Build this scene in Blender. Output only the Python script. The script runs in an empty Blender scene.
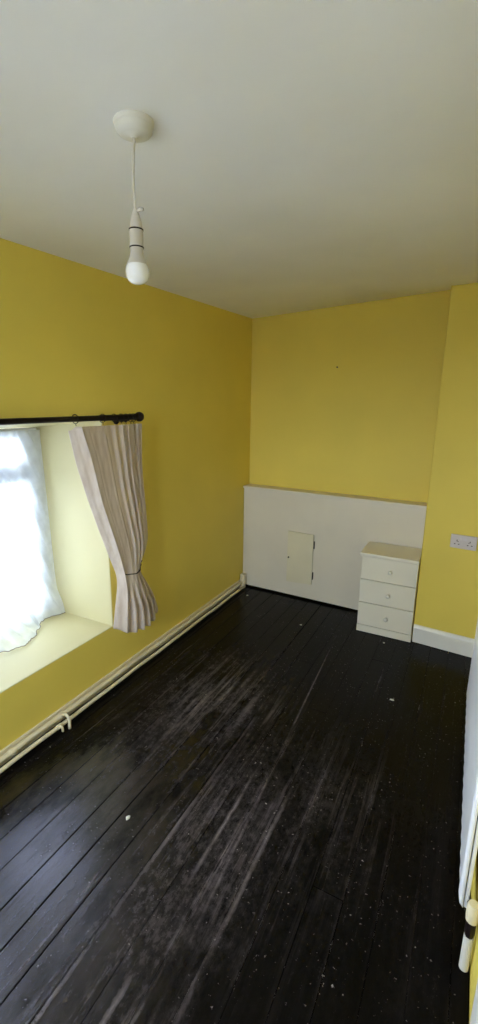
import bpy, bmesh, math, random
from mathutils import Vector, Matrix
random.seed(7)
PI = math.pi
scene = bpy.context.scene
COL = scene.collection

# ------------------------------------------------------------------ camera
cam_d = bpy.data.cameras.new('camera')
cam = bpy.data.objects.new('camera', cam_d); COL.objects.link(cam)
cam_d.sensor_fit = 'HORIZONTAL'; cam_d.sensor_width = 36.0
cam_d.lens = 450.37 / 478.0 * 36.0
cam_d.clip_start = 0.02; cam_d.clip_end = 300
F_ = Vector((-0.44442874, 0.86589934, -0.22956792))
R_ = Vector((0.88813563, 0.45938686, 0.01337196))
U_ = Vector((-0.11703926, 0.19794457, 0.97320078))
M3 = Matrix((R_, U_, -F_)).transposed()
cam.matrix_world = Matrix.Translation((1.64618, -3.34088, 1.51874)) @ M3.to_4x4()
scene.camera = cam

# ------------------------------------------------------------------ world, exposure
wd = bpy.data.worlds.new('overcast_sky'); scene.world = wd; wd.use_nodes = True
bg = wd.node_tree.nodes['Background']
bg.inputs[0].default_value = (0.75, 0.84, 1.0, 1)
bg.inputs[1].default_value = 11.9
vs = scene.view_settings
vs.view_transform = 'Standard'; vs.look = 'None'; vs.gamma = 1; vs.use_curve_mapping = False
vs.exposure = 1.10
scene.cycles.max_bounces = 14; scene.cycles.diffuse_bounces = 10
scene.cycles.transparent_max_bounces = 24
scene.cycles.sample_clamp_indirect = 6
# light portal filling the window opening: guides sky sampling, emits nothing itself
pd = bpy.data.lights.new('window_portal', 'AREA'); pd.shape = 'RECTANGLE'; pd.size = 1.30; pd.size_y = 1.08
pd.cycles.is_portal = True
po = bpy.data.objects.new('window_portal', pd); COL.objects.link(po)
po.location = (-0.57, -2.28, 0.86); po.rotation_euler = (PI/2, 0, -PI/2)
pd2 = bpy.data.lights.new('assumed_window_portal', 'AREA'); pd2.shape = 'RECTANGLE'; pd2.size = 1.14; pd2.size_y = .94  # portal for the assumed window behind the camera
pd2.cycles.is_portal = True
po2 = bpy.data.objects.new('assumed_window_portal', pd2); COL.objects.link(po2)
po2.location = (0.73, -4.27, 1.33); po2.rotation_euler = (PI/2, 0, 0)

# ------------------------------------------------------------------ materials
def new_mat(name):
    m = bpy.data.materials.new(name); m.use_nodes = True
    nt = m.node_tree; b = nt.nodes['Principled BSDF']
    return m, nt, b
def N(nt, typ, **kw):
    n = nt.nodes.new(typ)
    for k, v in kw.items(): setattr(n, k, v)
    return n
def mat(name, col, rough=0.5, spec=0.5, metal=0.0, bump=0.0, bscale=40, var=0.0, vscale=3.0, sheen=0.0, coat=0.0):
    m, nt, b = new_mat(name)
    L = nt.links.new
    b.inputs['Base Color'].default_value = (*col, 1); b.inputs['Roughness'].default_value = rough
    b.inputs['Specular IOR Level'].default_value = spec; b.inputs['Metallic'].default_value = metal
    if sheen: b.inputs['Sheen Weight'].default_value = sheen
    if coat: b.inputs['Coat Weight'].default_value = coat
    geo = N(nt, 'ShaderNodeNewGeometry')
    if var:
        no = N(nt, 'ShaderNodeTexNoise'); no.inputs['Scale'].default_value = vscale; no.inputs['Detail'].default_value = 5
        L(geo.outputs['Position'], no.inputs['Vector'])
        mr = N(nt, 'ShaderNodeMapRange'); mr.inputs[1].default_value = .3; mr.inputs[2].default_value = .7
        mr.inputs[3].default_value = 1 - var; mr.inputs[4].default_value = 1 + var*.4
        L(no.outputs[0], mr.inputs[0])
        mx = N(nt, 'ShaderNodeMix', data_type='RGBA', blend_type='MULTIPLY'); mx.inputs[0].default_value = 1
        mx.inputs[6].default_value = (*col, 1); L(mr.outputs[0], mx.inputs[7]); L(mx.outputs[2], b.inputs['Base Color'])
    if bump:
        n2 = N(nt, 'ShaderNodeTexNoise'); n2.inputs['Scale'].default_value = bscale; n2.inputs['Detail'].default_value = 6
        L(geo.outputs['Position'], n2.inputs['Vector'])
        bp = N(nt, 'ShaderNodeBump'); bp.inputs['Strength'].default_value = bump; bp.inputs['Distance'].default_value = .004
        L(n2.outputs[0], bp.inputs['Height']); L(bp.outputs[0], b.inputs['Normal'])
    return m

M = {}
M['yellow'] = mat('yellow_emulsion', (0.77, 0.62, 0.115), .62, .35, bump=.22, bscale=9, var=.05, vscale=2.2)
M['reveal'] = mat('reveal_light_tone', (0.57, 0.515, 0.29), .55, .35, bump=.18, bscale=9, var=.04, vscale=2.2)  # recess yellow paled and dimmed: overexposed window light put into the colour
M['ceiling'] = mat('white_ceiling_paint', (0.85, 0.85, 0.88), .85, .2, bump=.18, bscale=7, var=.07, vscale=1.6)
M['cream'] = mat('cream_gloss_paint', (0.74, 0.69, 0.58), .42, .45, bump=.06, bscale=14, var=.05, vscale=4)
M['pipe'] = mat('cream_pipe_paint', (0.76, 0.68, 0.48), .38, .5, bump=.12, bscale=60, var=.05, vscale=16)
M['hatch'] = mat('yellowed_cream_paint', (0.73, 0.68, 0.50), .42, .45, bump=.06, bscale=14, var=.04, vscale=8)
M['skirting'] = mat('white_skirting_paint', (0.80, 0.79, 0.75), .4, .5, bump=.06, bscale=25, var=.05, vscale=8)
M['chest'] = mat('ivory_laminate', (0.80, 0.76, 0.64), .4, .45, var=.03, vscale=6)
M['knob'] = mat('pale_knob', (0.74, 0.72, 0.68), .25, .6, coat=.4)
M['upvc'] = mat('white_upvc', (0.82, 0.84, 0.88), .3, .5, var=.02)
M['black_metal'] = mat('black_metal', (0.012, 0.007, 0.007), .42, .22)
M['dark_cord'] = mat('dark_cord', (0.03, 0.028, 0.03), .8, .3, bump=.3, bscale=300)
M['rose'] = mat('white_plastic', (0.70, 0.68, 0.63), .35, .5, var=.03, vscale=20)
M['holder'] = mat('aged_grey_plastic', (0.56, 0.52, 0.47), .4, .45)
M['socket'] = mat('pinkish_white_plastic', (0.60, 0.555, 0.57), .3, .5)
M['hole'] = mat('dark_slot', (0.02, 0.018, 0.018), .7, .3)
M['radiator'] = mat('white_radiator_enamel', (0.82, 0.83, 0.86), .3, .5, var=.02)
M['brass'] = mat('dull_brass', (0.30, 0.24, 0.13), .45, .5, metal=.8)
M['hinge'] = mat('dark_steel', (0.09, 0.08, 0.06), .5, .5, metal=.6)
M['subfloor'] = mat('dark_void', (0.006, 0.005, 0.005), .9, .2)
M['flake'] = mat('paint_flake', (0.52, 0.51, 0.43), .7, .3, bump=.3, bscale=120)
M['ground'] = mat('pale_gravel', (0.42, 0.41, 0.38), .9, .2, var=.25, vscale=.3)
M['leaf'] = mat('conifer_green', (0.16, 0.20, 0.13), .8, .2, var=.3, vscale=1.5)
M['bark'] = mat('bark', (0.12, 0.09, 0.07), .9, .2)
M['trim'] = mat('white_door_paint', (0.80, 0.79, 0.76), .35, .5)

# frosted bulb glass
m, nt, b = new_mat('opal_bulb_glass'); b.inputs['Base Color'].default_value = (.90, .90, .92, 1)
b.inputs['Roughness'].default_value = .18; b.inputs['Subsurface Weight'].default_value = .35
b.inputs['Subsurface Radius'].default_value = (.02, .02, .02); b.inputs['Coat Weight'].default_value = .5
M['bulb'] = m

# window glass: clear sheet with fresnel sheen
m, nt, b = new_mat('window_glass'); nt.nodes.remove(b); out = nt.nodes['Material Output']
tr = N(nt, 'ShaderNodeBsdfTransparent'); tr.inputs[0].default_value = (.96, .98, .98, 1)
gl = N(nt, 'ShaderNodeBsdfGlossy'); gl.inputs['Roughness'].default_value = .02
fr = N(nt, 'ShaderNodeFresnel'); fr.inputs[0].default_value = 1.35
ms = N(nt, 'ShaderNodeMixShader'); nt.links.new(fr.outputs[0], ms.inputs[0]); nt.links.new(tr.outputs[0], ms.inputs[1]); nt.links.new(gl.outputs[0], ms.inputs[2])
nt.links.new(ms.outputs[0], out.inputs[0]); M['glass'] = m

# sheer net: weave lets part of the light straight through
def sheer(name, see, col):
    m, nt, b = new_mat(name); nt.nodes.remove(b); out = nt.nodes['Material Output']; L = nt.links.new
    tr = N(nt, 'ShaderNodeBsdfTransparent')
    di = N(nt, 'ShaderNodeBsdfDiffuse'); di.inputs[0].default_value = (*col, 1)
    tl = N(nt, 'ShaderNodeBsdfTranslucent'); tl.inputs[0].default_value = (*col, 1)
    a = N(nt, 'ShaderNodeMixShader'); a.inputs[0].default_value = .5; L(di.outputs[0], a.inputs[1]); L(tl.outputs[0], a.inputs[2])
    geo = N(nt, 'ShaderNodeNewGeometry')
    no = N(nt, 'ShaderNodeTexNoise'); no.inputs['Scale'].default_value = 26; no.inputs['Detail'].default_value = 3
    L(geo.outputs['Position'], no.inputs['Vector'])
    mr = N(nt, 'ShaderNodeMapRange'); mr.inputs[1].default_value = .35; mr.inputs[2].default_value = .65
    mr.inputs[3].default_value = 1 - see - .03; mr.inputs[4].default_value = 1 - see + .03
    L(no.outputs[0], mr.inputs[0])
    mx = N(nt, 'ShaderNodeMixShader'); L(mr.outputs[0], mx.inputs[0]); L(tr.outputs[0], mx.inputs[1]); L(a.outputs[0], mx.inputs[2])
    L(mx.outputs[0], out.inputs[0]); return m
M['net'] = sheer('white_net', .38, (.86, .91, 1.0))
M['net_hem'] = sheer('net_hem', .15, (.30, .27, .25))

# lined curtain cloth: diffuse with a little light coming through
m, nt, b = new_mat('beige_curtain_cloth'); L = nt.links.new
b.inputs['Roughness'].default_value = .62; b.inputs['Specular IOR Level'].default_value = .3
b.inputs['Sheen Weight'].default_value = .25; b.inputs['Sheen Roughness'].default_value = .4
geo = N(nt, 'ShaderNodeNewGeometry'); mp = N(nt, 'ShaderNodeMapping'); mp.inputs['Scale'].default_value = (30, 30, 5)
L(geo.outputs['Position'], mp.inputs[0])
no = N(nt, 'ShaderNodeTexNoise'); no.inputs['Scale'].default_value = 1.6; no.inputs['Detail'].default_value = 4; L(mp.outputs[0], no.inputs['Vector'])
cr = N(nt, 'ShaderNodeValToRGB'); cr.color_ramp.elements[0].position = .32; cr.color_ramp.elements[1].position = .68
cr.color_ramp.elements[0].color = (.62, .515, .43, 1); cr.color_ramp.elements[1].color = (.76, .665, .59, 1)
L(no.outputs[0], cr.inputs[0]); L(cr.outputs[0], b.inputs['Base Color'])
wv = N(nt, 'ShaderNodeTexNoise'); wv.inputs['Scale'].default_value = 350; L(geo.outputs['Position'], wv.inputs['Vector'])
bp = N(nt, 'ShaderNodeBump'); bp.inputs['Strength'].default_value = .15; bp.inputs['Distance'].default_value = .001
L(wv.outputs[0], bp.inputs['Height']); L(bp.outputs[0], b.inputs['Normal'])
tl = N(nt, 'ShaderNodeBsdfTranslucent'); tl.inputs[0].default_value = (.62, .515, .43, 1)
ms = N(nt, 'ShaderNodeMixShader'); ms.inputs[0].default_value = .16
L(b.outputs[0], ms.inputs[1]); L(tl.outputs[0], ms.inputs[2]); L(ms.outputs[0], nt.nodes['Material Output'].inputs[0])
M['curtain'] = m

# black painted floorboards, scuffed and dusty
def floor_material():
    m, nt, b = new_mat('black_painted_boards'); L = nt.links.new
    geo = N(nt, 'ShaderNodeNewGeometry'); pos = geo.outputs['Position']
    oi = N(nt, 'ShaderNodeObjectInfo')
    off = N(nt, 'ShaderNodeVectorMath', operation='SCALE'); off.inputs[0].default_value = (3.1, 17.0, 5.0)
    L(oi.outputs['Random'], off.inputs['Scale'])
    add = N(nt, 'ShaderNodeVectorMath', operation='ADD'); L(pos, add.inputs[0]); L(off.outputs[0], add.inputs[1])
    def noise(scale3, sc, det=5, vec=None, rough=.6):
        mp = N(nt, 'ShaderNodeMapping'); mp.inputs['Scale'].default_value = scale3; L(vec if vec is not None else pos, mp.inputs[0])
        n = N(nt, 'ShaderNodeTexNoise'); n.inputs['Scale'].default_value = sc; n.inputs['Detail'].default_value = det
        n.inputs['Roughness'].default_value = rough; L(mp.outputs[0], n.inputs['Vector']); return n.outputs[0]
    def rng(s, a, b_, c, d):
        r = N(nt, 'ShaderNodeMapRange'); r.inputs[1].default_value = a; r.inputs[2].default_value = b_
        r.inputs[3].default_value = c; r.inputs[4].default_value = d; L(s, r.inputs[0]); return r.outputs[0]
    def mth(op, a, b_):
        n = N(nt, 'ShaderNodeMath', operation=op)
        for i, v in enumerate((a, b_)):
            if isinstance(v, (int, float)): n.inputs[i].default_value = v
            else: L(v, n.inputs[i])
        return n.outputs[0]
    grain = noise((60, 2.6, 20), 1.0, 7, add.outputs[0], .7)          # wood grain along the board
    streak = noise((30, 1.2, 10), 1.0, 7, add.outputs[0], .75)        # worn streaks per board
    blot = noise((1, .8, 1), 2.3, 3)                                  # where feet wore the paint
    fine = noise((1, .6, 1), 44, 8, None, .8)
    patch = noise((1, .5, 1), 7, 5, None, .68)
    speck = noise((1, 1, 1), 95, 2)
    sx = N(nt, 'ShaderNodeSeparateXYZ'); L(pos, sx.inputs[0])
    tc = N(nt, 'ShaderNodeTexCoord'); gx = N(nt, 'ShaderNodeSeparateXYZ'); L(tc.outputs['Generated'], gx.inputs[0])
    def zone(cx, cy, rx, ry):
        mp = N(nt, 'ShaderNodeMapping'); mp.inputs['Location'].default_value = (-cx/rx, -cy/ry, 0); mp.inputs['Scale'].default_value = (1/rx, 1/ry, 0); L(pos, mp.inputs[0])
        ln = N(nt, 'ShaderNodeVectorMath', operation='LENGTH'); L(mp.outputs[0], ln.inputs[0])
        return rng(mth('ADD', ln.outputs['Value'], rng(patch, .3, .7, -.4, .4)), .3, 1.05, 1, 0)
    glossy = zone(.54, -2.80, .52, 1.0)
    z1 = zone(.55, -1.55, .42, .66); z2 = zone(.98, -2.35, .27, .85); z3 = zone(1.25, -1.95, .33, .55)
    zz = mth('MAXIMUM', mth('MAXIMUM', z1, z2), mth('MULTIPLY', z3, .35))
    scuff = mth('MULTIPLY', rng(fine, .38, .78, 0, 1), rng(patch, .40, .66, .06, 1))
    worn = mth('MULTIPLY', rng(streak, .52, .76, 0, 1), rng(blot, .36, .60, .1, 1))
    edge = rng(mth('ABSOLUTE', mth('SUBTRACT', gx.outputs[0], .5), 0), .36, .47, 0, 1)
    edge = mth('MULTIPLY', edge, mth('MULTIPLY', rng(streak, .44, .6, 0, 1), rng(patch, .42, .6, 0, 1)))
    w = mth('MULTIPLY', mth('ADD', mth('ADD', mth('MULTIPLY', scuff, .72), mth('MULTIPLY', worn, .8)), mth('MULTIPLY', edge, .6)), mth('ADD', mth('MULTIPLY', zz, .85), .05))
    # long pale scratch running down the room
    line = mth('ADD', sx.outputs[0], mth('MULTIPLY', sx.outputs[1], .0568))
    dist = mth('ABSOLUTE', mth('SUBTRACT', line, .9385), 0)
    wid = rng(sx.outputs[1], -.7, -2.4, .0035, .012)
    scr = mth('SUBTRACT', 1, mth('MINIMUM', mth('DIVIDE', dist, wid), 1))
    scr = mth('MULTIPLY', scr, rng(fine, .3, .6, .25, 1))
    scr = mth('MULTIPLY', scr, rng(sx.outputs[1], -.64, -.90, 0, 1))
    scr = mth('MULTIPLY', scr, mth('MAXIMUM', rng(sx.outputs[1], -1.3, -1.6, 1, 0), rng(patch, .40, .62, .08, .9)))
    w = mth('MAXIMUM', w, mth('MULTIPLY', scr, .62))
    # shorter rubbed streaks along single boards
    for x0, wd_, ya, yb, st in ((.832,.011,-2.10,-3.1,.42),(.705,.008,-2.3,-3.0,.25),(.985,.012,-1.75,-3.0,.50),(1.048,.008,-1.9,-3.0,.42),(1.150,.012,-1.8,-3.0,.45),(.775,.030,-1.25,-1.85,.42),(.66,.02,-1.0,-1.6,.30),(1.33,.006,-.62,-1.2,.22),(.17,.004,-.9,-2.2,.30)):
        dd = mth('ABSOLUTE', mth('SUBTRACT', mth('ADD', sx.outputs[0], rng(patch, .3, .7, -.006, .006)), x0), 0)
        k1 = mth('SUBTRACT', 1, mth('MINIMUM', mth('DIVIDE', dd, wd_), 1))
        k1 = mth('MULTIPLY', k1, mth('MULTIPLY', rng(sx.outputs[1], ya, ya-.3, 0, 1), rng(sx.outputs[1], yb+.3, yb, 1, 0)))
        k1 = mth('MULTIPLY', k1, mth('MULTIPLY', rng(blot, .38, .56, .15, 1), rng(fine, .32, .62, .3, 1)))
        w = mth('MAXIMUM', w, mth('MULTIPLY', k1, st*1.4))
    dust = mth('MULTIPLY', rng(speck, .685, .75, 0, .9), rng(patch, .40, .6, .1, 1))
    w = mth('MINIMUM', mth('ADD', w, dust), 1)
    cr = N(nt, 'ShaderNodeValToRGB'); e = cr.color_ramp.elements
    e[0].position = 0; e[0].color = (.0036, .0031, .0024, 1)
    e[1].position = 1; e[1].color = (.36, .33, .315, 1)
    k = cr.color_ramp.elements.new(.4); k.color = (.100, .082, .082, 1)
    L(w, cr.inputs[0]); L(cr.outputs[0], b.inputs['Base Color'])
    ro = mth('ADD', mth('ADD', rng(fine, .3, .7, .11, .22), rng(grain, .35, .65, 0, .10)), mth('MULTIPLY', w, .4)); L(ro, b.inputs['Roughness'])
    L(rng(glossy, .1, .9, .09, 1.0), b.inputs['Specular IOR Level']); b.inputs['Specular Tint'].default_value = (.86, .82, 1, 1)
    hgt = mth('ADD', mth('MULTIPLY', grain, .8), mth('MULTIPLY', fine, .3))
    bp = N(nt, 'ShaderNodeBump'); bp.inputs['Strength'].default_value = .55; bp.inputs['Distance'].default_value = .0028
    L(hgt, bp.inputs['Height']); L(bp.outputs[0], b.inputs['Normal'])
    return m
M['boards'] = floor_material()

# ------------------------------------------------------------------ mesh helpers
def link(name, bm, m, parent=None, smooth=False):
    me = bpy.data.meshes.new(name); bm.normal_update(); bm.to_mesh(me); bm.free()
    if smooth:
        for p in me.polygons: p.use_smooth = True
    o = bpy.data.objects.new(name, me); COL.objects.link(o)
    if m: me.materials.append(M[m])
    if parent: o.parent = parent
    return o
def autosmooth(o, ang=35):
    me = o.data
    for p in me.polygons: p.use_smooth = True
    me.set_sharp_from_angle(angle=math.radians(ang)); return o
def hexa(bm, p):
    """eight corners: bottom 4 ccw then top 4 ccw"""
    v = [bm.verts.new(q) for q in p]
    for f in ((3,2,1,0),(4,5,6,7),(0,1,5,4),(1,2,6,5),(2,3,7,6),(3,0,4,7)): bm.faces.new([v[i] for i in f])
    return v
def box(bm, x0, x1, y0, y1, z0, z1, bev=0, seg=2):
    v = hexa(bm, [(x0,y0,z0),(x1,y0,z0),(x1,y1,z0),(x0,y1,z0),(x0,y0,z1),(x1,y0,z1),(x1,y1,z1),(x0,y1,z1)])
    if bev:
        es = {e for a in v for e in a.link_edges}
        bmesh.ops.bevel(bm, geom=list(es), offset=bev, segments=seg, profile=.5, affect='EDGES', clamp_overlap=True)
    return bm
def bx(*a, **k): return box(bmesh.new(), *a, **k)
def tube(bm, pts, rad, n=14, caps=True, closed=False):
    pts = [Vector(p) for p in pts]; k = len(pts); rings = []; up = None
    for i, p in enumerate(pts):
        if closed: t = pts[(i+1) % k] - pts[i-1]
        else: t = pts[min(i+1, k-1)] - pts[max(i-1, 0)]
        t.normalize()
        if up is None: up = Vector((0,0,1)) if abs(t.z) < .9 else Vector((1,0,0))
        s = t.cross(up).normalized(); up = s.cross(t).normalized()
        r = rad[i] if isinstance(rad, (list, tuple)) else rad
        rings.append([bm.verts.new(p + (s*math.cos(a) + up*math.sin(a))*r) for a in [2*PI*j/n for j in range(n)]])
    rng_ = range(k) if closed else range(k-1)
    for i in rng_:
        A, B = rings[i], rings[(i+1) % k]
        for j in range(n): bm.faces.new((A[j], A[(j+1)%n], B[(j+1)%n], B[j]))
    if caps and not closed:
        bm.faces.new(list(reversed(rings[0]))); bm.faces.new(rings[-1])
    bmesh.ops.recalc_face_normals(bm, faces=bm.faces)
    return bm
def lathe(bm, prof, n=32, mtx=None):
    """prof: (r, z) list, revolved about z"""
    rows = []
    for r, z in prof:
        if r < 1e-6: rows.append([bm.verts.new((0,0,z))])
        else: rows.append([bm.verts.new((r*math.cos(2*PI*j/n), r*math.sin(2*PI*j/n), z)) for j in range(n)])
    for A, B in zip(rows, rows[1:]):
        for j in range(n):
            a = [A[j % len(A)], A[(j+1) % len(A)], B[(j+1) % len(B)], B[j % len(B)]]
            u = []
            for q in a:
                if q not in u: u.append(q)
            if len(u) > 2: bm.faces.new(u)
    bmesh.ops.recalc_face_normals(bm, faces=bm.faces)
    if mtx is not None: bmesh.ops.transform(bm, matrix=mtx, verts=bm.verts)
    return bm
def arc(c, r, a0, a1, n, ax0, ax1):
    c, ax0, ax1 = Vector(c), Vector(ax0), Vector(ax1)
    return [c + ax0*(r*math.cos(a0+(a1-a0)*i/n)) + ax1*(r*math.sin(a0+(a1-a0)*i/n)) for i in range(n+1)]
def empty(name, loc, label, cat, group=None):
    o = bpy.data.objects.new(name, None); COL.objects.link(o); o.location = loc; o.empty_display_size = .05
    return tag(o, label, cat, group)
def tag(o, label, cat, group=None):
    o['label'] = label; o['category'] = cat
    if group: o['group'] = group
    return o
def struct(o, label=None, cat=None):
    o['kind'] = 'structure'
    if label: o['label'] = label
    if cat: o['category'] = cat
    return o
def part(name, bm, m, root, smooth=False, ang=None):
    """world-space mesh parented under root without moving"""
    o = link(name, bm, m, None, smooth); r = root; off = Vector((0,0,0))
    while r is not None: off += r.location; r = r.parent
    o.data.transform(Matrix.Translation(-off)); o.parent = root
    if ang: autosmooth(o, ang)
    return o
def lerp_tab(tab, t):
    """tab sorted by descending key"""
    if t >= tab[0][0]: return tab[0][1]
    for (a, va), (b_, vb) in zip(tab, tab[1:]):
        if t >= b_: return va + (vb-va)*(a-t)/(a-b_)
    return tab[-1][1]

# ------------------------------------------------------------------ the room
XR, YN = 1.81, -4.10            # right wall, near wall
SB, SP = 0.0433, 0.0941         # the old walls are slightly out of square
PX, PY = 1.4325, -0.357         # corner of the chimney breast
W0, W1, WZ0, WZ1 = -2.92, -1.636, 0.328, 1.436     # window opening
XW = -0.47                      # window plane
def ceil_z(x, y):
    z = 2.18 + .0259*x + .0322*y
    k = [(0.0,.03),(-.06,.023),(-.36,-.018),(-.8,-.012),(-1.3,0),(-9,0)]
    return z + lerp_tab(k, y) * min(max(x/1.4, 0), 1.15)

# wall_left with the deep window reveal, rounded plaster arrises
bm = bmesh.new()
ys = [YN-.15, W0, W1, .17]; zs = [-.05, WZ0, WZ1, 2.34]
g = [[bm.verts.new((0, y, z)) for z in zs] for y in ys]
for i in range(3):
    for j in range(3):
        if (i, j) != (1, 1): bm.faces.new((g[i][j], g[i+1][j], g[i+1][j+1], g[i][j+1]))
inn = {(1,1):(XW-.09, W0, WZ0-.004), (2,1):(XW-.09, W1, WZ0-.004), (2,2):(XW-.09, W1, WZ1-.05), (1,2):(XW-.09, W0, WZ1-.05)}
iv = {k: bm.verts.new(p) for k, p in inn.items()}
cyc = [(1,1),(2,1),(2,2),(1,2)]; arris = []
for a, b_ in zip(cyc, cyc[1:]+cyc[:1]):
    f = bm.faces.new((g[a[0]][a[1]], g[b_[0]][b_[1]], iv[b_], iv[a]))
    arris.append(bm.edges.get((g[a[0]][a[1]], g[b_[0]][b_[1]])))
# outer skin of the wall
og = [[bm.verts.new((XW-.09, y, z)) if (i, j) not in iv else iv[(i, j)] for j, z in enumerate(zs)] for i, y in enumerate(ys)]
for i in range(3):
    for j in range(3):
        if (i, j) != (1, 1): bm.faces.new((og[i][j], og[i][j+1], og[i+1][j+1], og[i+1][j]))
bmesh.ops.recalc_face_normals(bm, faces=bm.faces)
bmesh.ops.bevel(bm, geom=arris, offset=.007, segments=3, profile=.5, affect='EDGES')
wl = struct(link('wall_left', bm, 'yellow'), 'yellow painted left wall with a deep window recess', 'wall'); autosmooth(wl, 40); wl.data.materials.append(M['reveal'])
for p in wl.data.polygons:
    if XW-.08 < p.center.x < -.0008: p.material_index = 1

def slab(name, x0, x1, ya, yb, thick, z0, z1, label):
    """wall with its face from (x0,ya) to (x1,yb), thickness away from the room (+y)"""
    bm = bmesh.new()
    hexa(bm, [(x0,ya,z0),(x1,yb,z0),(x1,yb+thick,z0),(x0,ya+thick,z0),(x0,ya,z1),(x1,yb,z1),(x1,yb+thick,z1),(x0,ya+thick,z1)])
    return struct(link(name, bm, 'yellow'), label, 'wall')
YB0 = .05
slab('wall_back', 0, PX+.02, YB0, YB0-SB*(PX+.02), .12, -.05, 2.34, 'yellow painted back wall above the cream boxing')
yR = PY - SP*(XR-PX)
bm = bmesh.new()
hexa(bm, [(PX,PY,-.05),(XR+.05,yR-SP*.05,-.05),(XR+.05,.06,-.05),(PX,.06,-.05),(PX,PY,2.34),(XR+.05,yR-SP*.05,2.34),(XR+.05,.06,2.34),(PX,.06,2.34)])
bmesh.ops.bevel(bm, geom=[e for e in bm.edges if abs(e.verts[0].co.x-PX) < 1e-4 and abs(e.verts[1].co.x-PX) < 1e-4 and abs(e.verts[0].co.y-PY) < 1e-4 and abs(e.verts[1].co.y-PY) < 1e-4], offset=.008, segments=3, profile=.5, affect='EDGES')
autosmooth(struct(link('wall_chimney', bm, 'yellow'), 'yellow chimney breast projecting at the right of the back wall', 'wall'), 40)
# right wall with the doorway beside the photographer, near wall
DY0, DY1, DZ = -3.28, -2.50, 1.93
bm = bmesh.new()
box(bm, XR, XR+.12, DY1, .06, -.05, 2.34); box(bm, XR, XR+.12, YN-.12, DY0, -.05, 2.34); box(bm, XR, XR+.12, DY0, DY1, DZ, 2.34)
struct(link('wall_right', bm, 'yellow'), 'yellow painted right wall behind the white radiator', 'wall')
NX0, NX1, NZ0, NZ1 = .16, 1.30, .86, 1.80       # opening of an assumed second window, unseen, behind the photographer
bm = bmesh.new()
box(bm, 0, NX0, YN-.16, YN, -.05, 2.34); box(bm, NX1, XR+.12, YN-.16, YN, -.05, 2.34); box(bm, NX0, NX1, YN-.16, YN, -.05, NZ0); box(bm, NX0, NX1, YN-.16, YN, NZ1, 2.34)
struct(link('wall_near', bm, 'yellow'), 'yellow painted wall behind the photographer', 'wall')
d = struct(link('door_1', bx(XR+.03, XR+.065, DY0+.004, DY1-.004, .008, DZ-.004, bev=.002), 'trim'), 'white painted door in the right wall', 'door')
for zc in (.55, 1.4):
    part('door_panel', bx(XR+.022, XR+.03, DY0+.12, DY1-.12, zc-.35, zc+.33, bev=.004), 'trim', d)
bm = bmesh.new(); tube(bm, [(XR+.03, DY0+.07, .98), (XR-.012, DY0+.07, .98)], .009); tube(bm, [(XR-.012, DY0+.07, .98), (XR-.016, DY0+.17, .98)], .008)
part('door_handle', bm, 'knob', d, smooth=True)
bm = bmesh.new()
box(bm, XR-.016, XR-.0005, DY1-.002, DY1+.068, .001, DZ+.07, bev=.004); box(bm, XR-.016, XR-.0005, DY0-.068, DY0+.002, .001, DZ+.07, bev=.004)
box(bm, XR-.0155, XR-.0005, DY0+.002, DY1-.002, DZ+.002, DZ+.07, bev=.004)
struct(link('trim_1', bm, 'trim'), 'white painted door architrave on the right wall', 'trim')

# ceiling: uneven old plaster, one grid
bm = bmesh.new(); nx, ny = 14, 40
gx = [-.04 + (XR+.08)*i/nx for i in range(nx+1)]; gy = [.09 - (4.26)*(j/ny)**1.6 for j in range(ny+1)]
gv = [[bm.verts.new((x, y, ceil_z(x, y))) for y in gy] for x in gx]
gt = [[bm.verts.new((x, y, 2.36)) for y in gy] for x in gx]
for i in range(nx):
    for j in range(ny):
        bm.faces.new((gv[i][j], gv[i][j+1], gv[i+1][j+1], gv[i+1][j]))
        bm.faces.new((gt[i][j], gt[i+1][j], gt[i+1][j+1], gt[i][j+1]))
bmesh.ops.recalc_face_normals(bm, faces=bm.faces)
co = struct(link('ceiling', bm, 'ceiling', smooth=True), 'off-white uneven plaster ceiling', 'ceiling')
for p in co.data.polygons:
    if p.normal.z > 0 and p.center.z < 2.3: p.flip()

# floor: dark void with painted boards on it
fl = struct(link('floor', bx(-.02, XR+.1, YN-.05, .10, -.08, -.024), 'subfloor'), 'black painted floorboards, scuffed and dusty', 'floor')
JX = [.003,.1,.205,.31,.41,.522,.620,.727,.826,.940,1.043,1.140,1.245,1.35,1.45,1.555,1.66,1.762,1.806]
cuts = {2:[-1.15],4:[-2.02],5:[-1.05],7:[-1.62],8:[-.95,-2.9],10:[-1.35],11:[-3.05],12:[-.72],13:[-2.2],15:[-1.2],16:[-2.6]}
for i, (a, b_) in enumerate(zip(JX, JX[1:])):
    gap = (.0014 if i not in (3, 5) else .0022) if i < 9 else .0006
    ylim = [-.005] + cuts.get(i, []) + [YN+.004]
    for yA, yB in zip(ylim, ylim[1:]):
        bm = bmesh.new()
        box(bm, a+gap, b_-gap, yB+.0015, yA-.0015, -.022, 0)
        top = [e for e in bm.edges if all(v.co.z > -.001 for v in e.verts)]
        bmesh.ops.bevel(bm, geom=top, offset=.0016 if i < 9 else .0008, segments=2, profile=.5, affect='EDGES')
        tilt = random.uniform(-.020, .020); lift = random.uniform(-.0022, 0)
        xc = (a+b_)/2
        for v in bm.verts: v.co.z += (v.co.x-xc)*tilt + lift - abs(tilt)*.05
        part('plank', bm, 'boards', fl)

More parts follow.
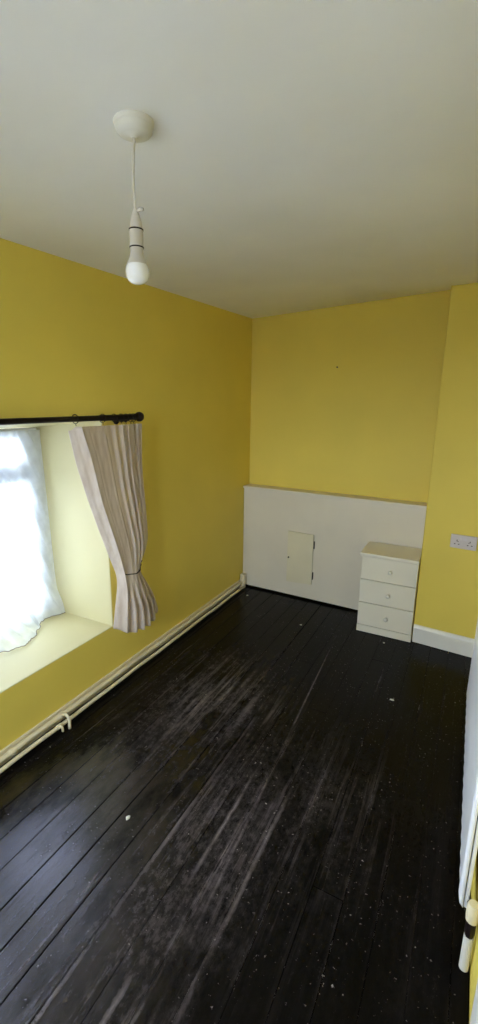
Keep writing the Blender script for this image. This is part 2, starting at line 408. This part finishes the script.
# skirting of the chimney breast
bm = bmesh.new(); t = .016; H = .123
def pyf(x): return PY - SP*(x-PX)
prof = [(0, .001), (t, .001), (t, H-.022), (t-.005, H-.008), (.006, H), (0, H)]
rows = [[bm.verts.new((x, pyf(x)-.0005-o, z)) for o, z in prof] for x in (PX+.004, XR-.001)]
for j in range(len(prof)): k = (j+1) % len(prof); bm.faces.new((rows[0][j], rows[0][k], rows[1][k], rows[1][j]))
bm.faces.new(rows[0]); bm.faces.new(list(reversed(rows[1])))
bmesh.ops.recalc_face_normals(bm, faces=bm.faces)
struct(link('baseboard_chimney', bm, 'skirting'), 'white skirting board along the chimney breast', 'baseboard')
# thin skirting of the left wall behind the pipes
struct(link('baseboard_left', bx(.0005, .011, YN+.002, -.062, .001, .069, bev=.003), 'pipe'), 'cream skirting board of the left wall behind two pipes', 'baseboard')

# ------------------------------------------------------------------ window_1
win = bpy.data.objects.new('window_1', None); COL.objects.link(win); win.location = (XW-.035, (W0+W1)/2, WZ0)
struct(win, 'white framed window in the deep left wall recess', 'window')
ZB, ZT = WZ0+.002, WZ1-.048; YA, YB = W0+.002, W1-.002; YM = (YA+YB)/2
fx0, fx1 = XW-.062, XW
for nm, a in (('window_frame', (YA, YA+.055, ZB, ZT)), ('window_frame', (YB-.055, YB, ZB, ZT)), ('window_frame', (YA+.055, YB-.055, ZT-.022, ZT)),
              ('window_frame', (YA+.055, YB-.055, ZB, ZB+.05)), ('transom', (YA+.055, YB-.055, 1.128, 1.172)), ('mullion', (YM-.03, YM+.03, ZB+.05, ZT-.022))):
    part(nm, bx(fx0, fx1, *a, bev=.004), 'upvc', win)
def sash(y0, y1, z0, z1, w, handle=None):
    bm = bmesh.new(); s0, s1 = XW-.05, XW+.012
    o = [(y0,z0),(y1,z0),(y1,z1),(y0,z1)]; i_ = [(y0+w,z0+w*.55),(y1-w,z0+w*.55),(y1-w,z1-w*.35),(y0+w,z1-w*.35)]
    def ring(x, pts): return [bm.verts.new((x, y, z)) for y, z in pts]
    A, B, C, D = ring(s1, o), ring(s1-.006, [(y+(.01 if k in (0,3) else -.01), z+(.008 if k < 2 else -.008)) for k, (y, z) in enumerate(i_)]), ring(s0, i_), ring(s0, o)
    A2 = ring(s1, [(y+(-.012 if k in (0,3) else .012), z+(-.01 if k < 2 else .01)) for k, (y, z) in enumerate(i_)])
    for P, Q in ((D, A), (A, A2), (A2, B), (B, C), (C, D)):
        for k in range(4): bm.faces.new((P[k], P[(k+1)%4], Q[(k+1)%4], Q[k]))
    bmesh.ops.recalc_face_normals(bm, faces=bm.faces)
    s = part('sash', bm, 'upvc', win)
    part('pane', bx(XW-.036, XW-.030, y0+w*.8, y1-w*.8, z0+w*.4, z1-w*.25), 'glass', s)
    if handle:
        bm = bmesh.new(); box(bm, s1, s1+.012, handle[0]-.012, handle[0]+.012, handle[1]-.03, handle[1]+.03, bev=.003); box(bm, s1+.012, s1+.03, handle[0]-.009, handle[0]+.009, handle[1]-.085, handle[1]+.012, bev=.003)
        part('window_handle', bm, 'upvc', s)
for y0, y1 in ((YA+.045, YM-.02), (YM+.02, YB-.045)):
    sash(y0, y1, 1.166, ZT-.012, .083, None)
    sash(y0, y1, ZB+.04, 1.136, .062, (y0+.03 if y0 > YM else y1-.03, .75))

assumed_win = bpy.data.objects.new('assumed_window_2', None); COL.objects.link(assumed_win); assumed_win.location = ((NX0+NX1)/2, YN-.12, NZ0)  # assumed window, never in view: added for daylight from behind the camera
struct(assumed_win, 'assumed unseen white framed window in the wall behind the photographer', 'window')
for nm, a in (('window_frame', (NX0+.001, NX0+.06, NZ0+.001, NZ1-.001)), ('window_frame', (NX1-.06, NX1-.001, NZ0+.001, NZ1-.001)), ('window_frame', (NX0+.06, NX1-.06, NZ0+.001, NZ0+.06)),
              ('window_frame', (NX0+.06, NX1-.06, NZ1-.06, NZ1-.001)), ('mullion', ((NX0+NX1)/2-.03, (NX0+NX1)/2+.03, NZ0+.06, NZ1-.06))):
    part(nm, bx(a[0], a[1], YN-.15, YN-.09, a[2], a[3], bev=.004), 'upvc', assumed_win)
for a, b_ in ((NX0+.06, (NX0+NX1)/2-.03), ((NX0+NX1)/2+.03, NX1-.06)):
    part('pane', bx(a+.0005, b_-.0005, YN-.123, YN-.117, NZ0+.0605, NZ1-.0605), 'glass', assumed_win)

# ------------------------------------------------------------------ boxed-in panel at the back
def pf(x, o=0): return -.0532 - SB*x - o
HP = .862
root = empty('boxed_panel', (.72, -.07, 0), 'low cream painted boxing with a ledge along the back wall', 'panel')
bm = bmesh.new(); xa, xb = .004, PX-.002
hexa(bm, [(xa,pf(xa),.014),(xb,pf(xb),.014),(xb,pf(xb)+.018,.014),(xa,pf(xa)+.018,.014),(xa,pf(xa),HP-.002),(xb,pf(xb),HP-.002),(xb,pf(xb)+.018,HP-.002),(xa,pf(xa)+.018,HP-.002)])
part('front_board', bm, 'cream', root)
bm = bmesh.new()
hexa(bm, [(xa,pf(xa,.020),HP-.002),(xb,pf(xb,.020),HP-.002),(xb,YB0-SB*xb-.0015,HP-.002),(xa,YB0-SB*xa-.0015,HP-.002),(xa,pf(xa,.020),HP+.018),(xb,pf(xb,.020),HP+.018),(xb,YB0-SB*xb-.0015,HP+.018),(xa,YB0-SB*xa-.0015,HP+.018)])
bmesh.ops.bevel(bm, geom=bm.edges[:], offset=.004, segments=2, profile=.5, affect='EDGES')
part('top_ledge', bm, 'cream', root)

hx0, hx1, hz0, hz1 = .417, .633, .135, .552
bm = bmesh.new()
c = [(hx0,hz0-.006),(hx1,hz0+.006),(hx1,hz1),(hx0,hz1+.002)]
hexa(bm, [(c[0][0],pf(c[0][0],.016),c[0][1]),(c[1][0],pf(c[1][0],.016),c[1][1]),(c[1][0],pf(c[1][0]),c[1][1]),(c[0][0],pf(c[0][0]),c[0][1]),
          (c[3][0],pf(c[3][0],.016),c[3][1]),(c[2][0],pf(c[2][0],.016),c[2][1]),(c[2][0],pf(c[2][0]),c[2][1]),(c[3][0],pf(c[3][0]),c[3][1])])
bmesh.ops.bevel(bm, geom=bm.edges[:], offset=.003, segments=2, profile=.5, affect='EDGES')
hatch = part('hatch', bm, 'hatch', root); hatch['label'] = 'small cream access hatch'
for zc in (.215, .470):
    bm = bmesh.new(); box(bm, hx1+.001, hx1+.009, pf(hx1,.008), pf(hx1,.0005), zc-.030, zc+.030, bev=.001); tube(bm, [(hx1+.004, pf(hx1,.010), zc-.030), (hx1+.004, pf(hx1,.010), zc+.030)], .003, 8)
    part('hinge', bm, 'hinge', hatch)
bm = lathe(bmesh.new(), [(0,.016),(.005,.015),(.007,.01),(.004,.004),(.004,0)], 12, Matrix.Translation((hx0+.016, pf(hx0,.016), .34)) @ Matrix.Rotation(PI/2, 4, 'X'))
part('hatch_knob', bm, 'hinge', hatch, smooth=True)

# ------------------------------------------------------------------ chest of drawers
cx0, cx1, cy0, cy1 = 1.070, 1.4285, -.398, -.128
root = empty('bedside_chest', ((cx0+cx1)/2, (cy0+cy1)/2, 0), 'small ivory three-drawer chest standing in front of the boxing', 'chest')
bm = bmesh.new()
box(bm, cx0, cx0+.015, cy0+.016, cy1, .001, .553); box(bm, cx1-.015, cx1, cy0+.016, cy1, .001, .553)
box(bm, cx0+.015, cx1-.015, cy1-.006, cy1, .02, .553); box(bm, cx0+.015, cx1-.015, cy0+.02, cy1-.006, .05, .06)
part('carcass', bm, 'chest', root)
part('plinth', bx(cx0, cx1, cy0+.003, cy0+.0155, .001, .050, bev=.0015), 'chest', root)
part('top_board', bx(cx0-.012, 1.4305, cy0-.016, cy1+.002, .554, .576, bev=.004), 'chest', root)
for z0, z1 in ((.055, .218), (.2225, .3845), (.389, .549)):
    dr = part('drawer', bx(cx0+.0015, cx1-.0015, cy0, cy0+.0155, z0, z1, bev=.0022), 'chest', root)
    bm = lathe(bmesh.new(), [(.010,0),(.0095,.003),(.006,.007),(.006,.011),(.011,.015),(.0135,.020),(.0125,.025),(.007,.0285),(0,.029)], 20,
               Matrix.Translation(((cx0+cx1)/2+.012, cy0, (z0+z1)/2-.002)) @ Matrix.Rotation(PI/2, 4, 'X'))
    part('knob', bm, 'knob', dr, smooth=True)

# ------------------------------------------------------------------ double socket on the chimney breast
ang = -math.atan(SP)
scx, scz = 1.664, .731
root = empty('double_socket', (scx, pyf(scx)-.0005, scz), 'white double plug socket on the yellow chimney breast', 'socket')
root.rotation_euler = (0, 0, ang)
def sp_(name, bm, m, par=root):
    o = link(name, bm, m, par); return o
pl = sp_('faceplate', bx(-.073, .073, -.010, 0, -.043, .043, bev=.004), 'socket')
for s in (-1, 1):
    q = s*.036
    for (hx, hz, hw, hh) in ((q, .006, .0022, .005), (q-.011, -.016, .0042, .0024), (q+.011, -.016, .0042, .0024)):
        sp_('pin_slot', bx(hx-hw, hx+hw, -.0112, -.0095, hz-hh, hz+hh), 'hole', pl)
    bm = bmesh.new(); sc = s*.012
    hexa(bm, [(sc-.007,-.0135,.010),(sc+.007,-.0135,.010),(sc+.007,-.009,.010),(sc-.007,-.009,.010),(sc-.007,-.0105,.032),(sc+.007,-.0105,.032),(sc+.007,-.009,.032),(sc-.007,-.009,.032)])
    sp_('rocker_switch', bm, 'socket', pl)
for s in (-1, 1):
    sp_('screw', lathe(bmesh.new(), [(.003,0),(.003,.0012),(0,.0015)], 10, Matrix.Translation((s*.030, -.0098, .0)) @ Matrix.Rotation(PI/2, 4, 'X')), 'hinge', pl)

# ------------------------------------------------------------------ heating pipes along the left wall
def pipe(name, x, z, r, label):
    o = empty(name, (x, -1.9, z-r), label, 'pipe', None)
    bm = bmesh.new(); n = 40
    pts = [(x + .0015*math.sin(i*1.7), -.131 - i*(3.95/n), z + .0012*math.sin(i*.9+z*40)) for i in range(n+1)]
    part('pipe_run', tube(bm, pts, r, 14), 'pipe', o, smooth=True)
    return o
pu = pipe('heating_pipe', .029, .050, .0120, 'thick cream pipe running along the left skirting, the upper one')
plo = pipe('heating_pipe', .050, .0195, .0095, 'thin cream pipe just above the floor, the lower of two')
def collar(root, x, y, z, r, L=.022):
    bm = bmesh.new(); tube(bm, [(x,y-L/2-.003,z),(x,y-L/2,z),(x,y+L/2,z),(x,y+L/2+.003,z)], [r*.85,r,r,r*.85], 14); part('pipe_coupling', bm, 'pipe', root, ang=35)
collar(pu, .029, -2.31, .050, .0150); collar(pu, .029, -2.045, .050, .0140, .03); collar(plo, .050, -2.078, .0195, .0115, .024)
# tee from the upper pipe arching over the lower one into the floor
bm = bmesh.new()
tube(bm, [(.032,-2.045,.054)] + arc((.060,-2.045,.042), .025, PI*.62, 0, 8, (1,0,0), (0,0,1)) + [(.085,-2.047,.02), (.085,-2.047,.001)], .0072, 12)
part('floor_drop', bm, 'pipe', pu, smooth=True)
bm = bmesh.new()
tube(bm, [(.050,-2.078,.021)] + arc((.060,-2.078,.014), .013, PI*.6, 0, 6, (1,0,0), (0,0,1)) + [(.073,-2.078,.001)], .0055, 12)
part('floor_drop', bm, 'pipe', plo, smooth=True)
# clips holding the upper pipe
for yc in (-.62, -1.28, -2.75, -3.35):
    bm = bmesh.new(); tube(bm, arc((.029,yc,.050), .0140, -PI*.55, PI*.55, 10, (1,0,0), (0,0,1)), .0022, 6); box(bm, .0115, .018, yc-.005, yc+.005, .042, .060)
    part('pipe_clip', bm, 'pipe', pu)
# riser stub boxed into the far corner
root = empty('pipe_casing', (.034, -.112, 0), 'short cream post boxing the pipe ends in the far corner', 'post')
part('post', bx(.016, .052, -.128, -.088, .001, .118, bev=.003), 'pipe', root)
part('cap', bx(.0145, .0545, -.1305, -.0855, .118, .126, bev=.002), 'pipe', root)
# ------------------------------------------------------------------ radiator on the right wall
ry0, ry1, rz0, rz1, rx = -2.146, -1.058, .12, .70, 1.762
root = empty('radiator', (1.785, (ry0+ry1)/2, rz0), 'white steel panel radiator low on the right wall', 'radiator')
bm = bmesh.new(); ncor = 33; prof = []
prof.append((rx+.012, ry0)); prof.append((rx+.002, ry0+.004))
for i in range(ncor):
    y = ry0+.02 + (ry1-ry0-.04)*i/(ncor-1); prof.append((rx + (.0022 if i % 2 else 0), y))
prof.append((rx+.002, ry1-.004)); prof.append((rx+.012, ry1))
zz = [(rz0, .010), (rz0+.008, .003), (rz0+.03, 0), (rz1-.03, 0), (rz1-.008, .003), (rz1, .010)]
rows = [[bm.verts.new((min(x+dx, rx+.014), y, z)) for x, y in prof] for z, dx in zz]
for A, B in zip(rows, rows[1:]):
    for j in range(len(prof)-1): bm.faces.new((A[j], A[j+1], B[j+1], B[j]))
bmesh.ops.recalc_face_normals(bm, faces=bm.faces)
rp = part('front_panel', bm, 'radiator', root, smooth=True)
sm = rp.modifiers.new('thick', 'SOLIDIFY'); sm.thickness = .003; sm.offset = 0
part('back_panel', bx(rx+.0155, rx+.026, ry0+.001, ry1-.001, rz0, rz1, bev=.003), 'radiator', root)
for yc in (ry0+.2, ry1-.2): part('wall_bracket', bx(rx+.0265, XR-.0005, yc-.02, yc+.02, rz0+.05, rz1-.05), 'radiator', root)
# thermostatic valve at the near end
vx, vy = 1.7928, -2.215
bm = bmesh.new(); tube(bm, [(vx, vy, .001), (vx, vy, .012), (vx, vy, .0121), (vx, vy, .118)], [.0125, .0125, .0125, .0125], 16)
valve = part('valve', bm, 'rose', root, ang=35); valve['label'] = 'white radiator valve with a pale head'
bm = bmesh.new(); tube(bm, [(vx, vy, .119), (vx, vy, .128), (vx, vy, .160), (vx, vy, .168)], [.011, .013, .013, .011], 8); tube(bm, [(vx, vy, .145), (vx, ry0+.008, .145)], .010, 10)
part('valve_body', bm, 'black_metal', valve, ang=35)
bm = lathe(bmesh.new(), [(.011,.169),(.015,.173),(.0165,.19),(.0165,.218),(.013,.228),(0,.229)], 20, Matrix.Translation((vx, vy, 0)))
part('valve_head', bm, 'pipe', valve, ang=35)

# ------------------------------------------------------------------ ceiling pendant
lx, ly = .897, -2.416; lz = ceil_z(lx, ly)
root = empty('pendant_light', (lx, ly, lz), 'white ceiling rose with hanging cord and bare bulb', 'ceiling light')
def lp(name, prof, m, par=root, n=32, dx=0, dy=0): return part(name, lathe(bmesh.new(), prof, n, Matrix.Translation((lx+dx, ly+dy, 0))), m, par, ang=40)
ro = lp('ceiling_rose', [(0,lz+.004),(.0445,lz+.004),(.0445,lz-.004),(.043,lz-.009),(.0415,lz-.010),(.0405,lz-.017),(.036,lz-.022),(.024,lz-.0255),(.010,lz-.027),(.006,lz-.031),(0,lz-.031)], 'rose', n=40)
bm = bmesh.new()
tube(bm, [(lx - .006*math.sin(t*PI) - .004*t, ly + .002*math.sin(t*PI), lz-.028 - t*(lz-.028-1.945)) for t in [i/14 for i in range(15)]], .0029, 10)
part('cord', bm, 'holder', root, smooth=True)
ho = lp('lamp_holder', [(0,1.956),(.0045,1.955),(.008,1.946),(.0125,1.932),(.0150,1.914),(.0158,1.9135),(.0158,1.876),(.0142,1.870),(.0142,1.862)], 'holder', dx=-.004)
lp('holder_ring', [(.0160,1.9145),(.0168,1.914),(.0168,1.9115),(.0160,1.911)], 'black_metal', ho, dx=-.004)
lp('holder_ring', [(.0160,1.8770),(.0168,1.8765),(.0168,1.8745),(.0155,1.874)], 'black_metal', ho, dx=-.004)
bu = lp('bulb', [(.0238,1.8385),(.0262,1.833),(.0276,1.826),(.0276,1.820),(.0262,1.812),(.0225,1.8045),(.0160,1.7995),(.0080,1.797),(0,1.7965)], 'bulb', dx=-.004)
lp('bulb_base', [(.0130,1.866),(.0150,1.865),(.0165,1.855),(.0200,1.8465),(.0240,1.8400),(.0244,1.8388),(.0230,1.8375)], 'holder', bu, dx=-.004)
bm = bmesh.new(); tube(bm, [(lx+.000,ly,1.950),(lx+.009,ly+.003,1.9545),(lx+.015,ly+.004,1.953)], [.003,.0042,.0038], 8)
part('cord_grip', bm, 'holder', ho, smooth=True)

# ------------------------------------------------------------------ curtain rod
rxx, rzz = .088, 1.4565
root = empty('curtain_rod', (rxx, -2.25, rzz-.0125), 'black metal curtain rod with a ball finial above the window', 'curtain rod')
part('rod', tube(bmesh.new(), [(rxx, -3.08, rzz-.016), (rxx, -2.2, rzz-.007), (rxx, -1.480, rzz)], .0120, 16), 'black_metal', root, ang=40)
part('rod_sleeve', tube(bmesh.new(), [(rxx, -1.74, rzz-.0025), (rxx, -1.735, rzz-.0025), (rxx, -1.488, rzz)], [.0122, .0140, .0140], 16), 'black_metal', root, ang=40)
part('finial', lathe(bmesh.new(), [(0,-.006),(.0165,-.006),(.0165,.002),(.012,.006),(.012,.010),(.019,.014),(.0245,.024),(.0255,.032),(.022,.044),(.012,.053),(0,.055)], 22,
     Matrix.Translation((rxx, -1.486, rzz)) @ Matrix.Rotation(-PI/2, 4, 'X')), 'black_metal', root, ang=40)
for yc in (-1.535, -3.0):
    bm = bmesh.new(); tube(bm, [(.0035, yc, rzz-.020), (.05, yc, rzz-.020), (.070, yc, rzz-.018), (rxx, yc, rzz-.013)], .005, 10)
    tube(bm, [(.0006, yc, rzz-.020), (.0045, yc, rzz-.020)], .020, 16)
    part('rod_bracket', bm, 'black_metal', root, ang=40)

# rings on the rod
for k, yc in enumerate((-1.885, -1.72, -1.640, -1.592, -1.560, -1.525, -1.503)):
    bm = bmesh.new(); tl_ = .15*math.sin(k*2.1)
    tube(bm, arc((rxx, yc, rzz-.004), .0195, 0, 2*PI*(23/24), 23, (1,0,0), (0,tl_,1)), .0019, 6, closed=True)
    tube(bm, [(rxx, yc, rzz-.024), (rxx+.002, yc, rzz-.029), (rxx+.003, yc, 1.4225)], .0014, 6)
    part('curtain_ring', bm, 'black_metal', root, smooth=True)

# ------------------------------------------------------------------ beige curtain, tied back
LE = [(1.42,-1.916),(1.402,-1.913),(1.247,-1.880),(1.074,-1.825),(.914,-1.768),(.75,-1.703),(.647,-1.662),(.60,-1.660),(.566,-1.664),(.462,-1.687),(.36,-1.708),(.25,-1.72)]
RI = [(1.42,-1.889),(1.267,-1.837),(1.065,-1.790),(.875,-1.723),(.643,-1.645),(.56,-1.640),(.36,-1.662),(.25,-1.67)]
RE = [(1.417,-1.436),(1.204,-1.446),(.944,-1.424),(.80,-1.415),(.727,-1.430),(.66,-1.468),(.63,-1.478),(.599,-1.470),(.52,-1.425),(.447,-1.385),(.339,-1.347),(.25,-1.35)]
def sm(tab, z): return (lerp_tab(tab, z-.02)+lerp_tab(tab, z)+lerp_tab(tab, z+.02))/3
def ss(a, b_, t): t = min(max((t-a)/(b_-a), 0), 1); return t*t*(3-2*t)
U0 = .17
def curtain_pt(u, v):
    zt = 1.402 + .018*ss(0, .12, u); zb = .362 - .052*ss(0, .3, u) - .014*ss(.3, .6, u) + .03*ss(.86, 1, u)
    z = zt + (zb-zt)*v
    yl, yr, ye = sm(LE, z), sm(RI, z), sm(RE, z)
    tie = math.exp(-((z-.635)/.10)**2); low = ss(.64, .40, z)
    if u < U0:
        s = u/U0
        y = yl + (yr-yl)*s
        x = .070 + (.052 + .010*(1-tie))*s**1.3 + .006*math.sin(s*PI*2)*(1-tie)
    else:
        s = (u-U0)/(1-U0)
        y = yr + (ye-yr)*(s + .012*math.sin(s*31)*(1-tie))
        base = .122 - .040*s + .014*math.sin(PI*s)
        base = base*(1-tie*.75) + tie*.75*(.052 + .068*math.sin(PI*(.16+.80*s)))
        base = base*(1-low*.5) + low*.5*(.062 + .070*math.sin(PI*(.10+.80*s)))
        env = .10 + .90*ss(.30, .72, s)
        top = (.011*math.sin(2*PI*(2.2*s + 5.2*s*s) + .7 + .2*z) + .005*math.sin(2*PI*(13.0*s) + 2*z))*env
        botf = .016*math.sin(2*PI*(5.2*s) + .6 + 1.1*z) + .005*math.sin(2*PI*11*s)
        amp = 1 - .55*tie
        x = base + amp*(top*(1-low) + botf*low)
        x -= .008*ss(.985, 1, s)
    if z < .40 and x < .02: x = .02
    return Vector((max(x, .012), y, z))
bm = bmesh.new(); nu, nv = 120, 80
gv = [[bm.verts.new(curtain_pt(i/nu, j/nv)) for j in range(nv+1)] for i in range(nu+1)]
for i in range(nu):
    for j in range(nv): bm.faces.new((gv[i][j], gv[i][j+1], gv[i+1][j+1], gv[i+1][j]))
root = empty('curtain', (.08, -1.6, .31), 'beige lined curtain tied back at the right of the window', 'curtain')
cl = part('cloth', bm, 'curtain', root, smooth=True)
md = cl.modifiers.new('thick', 'SOLIDIFY'); md.thickness = .0022; md.offset = -1
# heading tape band and bottom hem
bm = bmesh.new(); rowsA = [curtain_pt(i/nu, 0) + Vector((.0016,0,.001)) for i in range(nu+1)]; rowsB = [curtain_pt(i/nu, .022) + Vector((.0016,0,0)) for i in range(nu+1)]
for k in range(nu):
    if k < nu*U0: continue
    a = [bm.verts.new(p) for p in (rowsA[k], rowsB[k], rowsB[k+1], rowsA[k+1])]; bm.faces.new(a)
bmesh.ops.remove_doubles(bm, verts=bm.verts, dist=1e-5)
part('heading_tape', bm, 'curtain', root, smooth=True)
# dark cord tieback
zt_ = .640
pts = []
for i in range(25):
    s = i/24; u = .19 + .79*s
    v = (1.42-zt_+.006*math.sin(PI*s)-.012*s)/(1.42-.30)
    p = curtain_pt(u, v); pts.append(Vector((p.x+.006, p.y, p.z)))
pts2 = [Vector((.028, pts[-1].y+.006, pts[-1].z+.004)), Vector((.014, -1.57, zt_+.006)), Vector((.03, -1.62, zt_+.003)), Vector((.06, pts[0].y+.002, pts[0].z+.002))]
part('tieback', tube(bmesh.new(), pts + pts2, .0028, 8, closed=True), 'dark_cord', root, smooth=True)

# ------------------------------------------------------------------ net curtain falling onto the sill
HEM = [(-1.64,-.345),(-1.646,-.348),(-1.712,-.363),(-1.757,-.392),(-1.82,-.356),(-1.896,-.286),(-1.942,-.26),(-2.008,-.235),(-2.07,-.25),(-2.11,-.284),(-2.17,-.30),(-2.24,-.25),(-2.32,-.235),(-2.40,-.26),(-2.48,-.31),(-2.6,-.26),(-2.72,-.30),(-2.86,-.36)]
def net_pt(u, v):
    y = -1.652 - u*.86
    xh = (lerp_tab(HEM, y-.012)+lerp_tab(HEM, y)+lerp_tab(HEM, y+.012))/3
    if v < .62:
        t = v/.62; z = 1.380 - t*.82; x = -.432 + .026*t
    else:
        t = (v-.62)/.38; P = [(-.406,.56),(-.400,.40),(xh-.07,.352),(xh,.3345)]
        if xh < -.33: P[2] = (xh-.005,.43)
        b3 = [(1-t)**3, 3*t*(1-t)**2, 3*t*t*(1-t), t**3]
        x = sum(c*p[0] for c, p in zip(b3, P)); z = sum(c*p[1] for c, p in zip(b3, P))
    ph = (y + .48*z)/.085
    amp = .0125*(1-.6*ss(.62, 1, v)) * ss(0, .05, u)
    w = math.sin(2*PI*ph) + .5*math.sin(2*PI*ph*2.3+1) + .3*math.sin(2*PI*y/.31)
    x += amp*w*.7; y += .006*math.sin(2*PI*ph*1.3+.5)*ss(0, .05, u)
    if v > .62:
        t = (v-.62)/.38; z += .008*max(0, math.sin(PI*min(t*1.05, 1)))*math.sin(2*PI*ph*1.1)
    return Vector((max(x, -.452), min(y, W1-.004), max(z, .3335)))
bm = bmesh.new(); nu, nv = 190, 70
gv = [[bm.verts.new(net_pt(i/nu, j/nv)) for j in range(nv+1)] for i in range(nu+1)]
for i in range(nu):
    for j in range(nv): bm.faces.new((gv[i][j], gv[i][j+1], gv[i+1][j+1], gv[i+1][j]))
root = empty('net_curtain', (-.36, -2.24, WZ0+.003), 'sheer white net curtain hanging inside the window onto the sill', 'curtain')
part('net_cloth', bm, 'net', root, smooth=True)
hp = [net_pt(i/320, 1) for i in range(321)]
hp = [p + Vector((.004*abs(math.sin(p.y*2*PI/.05)), 0, .0016)) for p in hp]
part('scalloped_hem', tube(bmesh.new(), hp, .0022, 6), 'net_hem', root, smooth=True)
part('net_wire', tube(bmesh.new(), [(-.447, W0+.004, 1.372), (-.447, W1-.004, 1.372)], .003, 8), 'upvc', root, smooth=True)

# ------------------------------------------------------------------ small things
bm = bmesh.new(); nyk = YB0-SB*.71
tube(bm, [(.71, nyk-.0002, 1.798), (.710, nyk-.018, 1.799), (.710, nyk-.0185, 1.799), (.710, nyk-.020, 1.799)], [.003, .003, .006, .006], 8)
tag(link('nail', bm, 'hinge'), 'small dark nail in the bare yellow back wall', 'nail')
def flake(x, y, r, label, sx=1.0, seed=0):
    rr = random.Random(seed); bm = bmesh.new(); n = 9
    t = [bm.verts.new((x + r*sx*rr.uniform(.7,1.1)*math.cos(2*PI*i/n), y + r*rr.uniform(.7,1.1)*math.sin(2*PI*i/n), .0016+rr.uniform(0,.0022))) for i in range(n)]
    b2 = [bm.verts.new((v.co.x, v.co.y, .0004)) for v in t]; c = bm.verts.new((x, y, .0058))
    for i in range(n):
        j = (i+1) % n; bm.faces.new((t[i], t[j], c)); bm.faces.new((b2[i], b2[j], t[j], t[i]))
    bm.faces.new(list(reversed(b2)))
    return tag(link('paint_flake', bm, 'flake'), label, 'flake', 'paint flakes on the floor')
flake(.655, -2.291, .0105, 'largest pale paint flake on the floorboards near the window', .8, 1)
flake(1.420, -1.081, .0085, 'flat pale paint flake on the dark boards nearest the chimney breast', 1.3, 2)
flake(1.274, -.484, .008, 'tiny pale flake on the floor in front of the chest', 1, 3)
flake(.704, -.510, .008, 'tiny pale flake on the floor in front of the hatch', 1.2, 4)
flake(.139, -.235, .008, 'tiny pale flake near the far left corner of the floor', 1.2, 5)

# ------------------------------------------------------------------ outside the window
gr = struct(link('ground', bx(-120, 120, -120, 120, -2.9, -2.7), 'ground'), 'pale ground outside the window', 'ground')
def conifer(x, y, h, rad, label):
    root = empty('conifer_tree', (x, y, -2.7), label, 'tree')
    part('trunk', tube(bmesh.new(), [(x, y, -2.7), (x, y, -2.7+h*.95)], [.22, .03], 8), 'bark', root)
    bm = bmesh.new(); rr = random.Random(3)
    for k in range(900):
        t = rr.random()**.8; z = -2.4 + t*(h-.3); r = rad*(1-t)**.9*(.55+.5*rr.random()); a = rr.uniform(0, 2*PI)
        c = Vector((x+r*math.cos(a), y+r*math.sin(a), z)); s = .22+.2*(1-t)
        o = Vector((math.cos(a), math.sin(a), -.45)); q = Vector((-math.sin(a), math.cos(a), 0))
        p = [bm.verts.new(v) for v in (c-q*s*.5-o*s, c+q*s*.5-o*s, c+o*s)]; bm.faces.new(p)
    fo = part('foliage', bm, 'leaf', root); fo['kind'] = 'stuff'
conifer(1.646-.8129*30, -3.341+.5824*30, 5.0, 1.5, 'grey-green conifer seen through the top window pane')
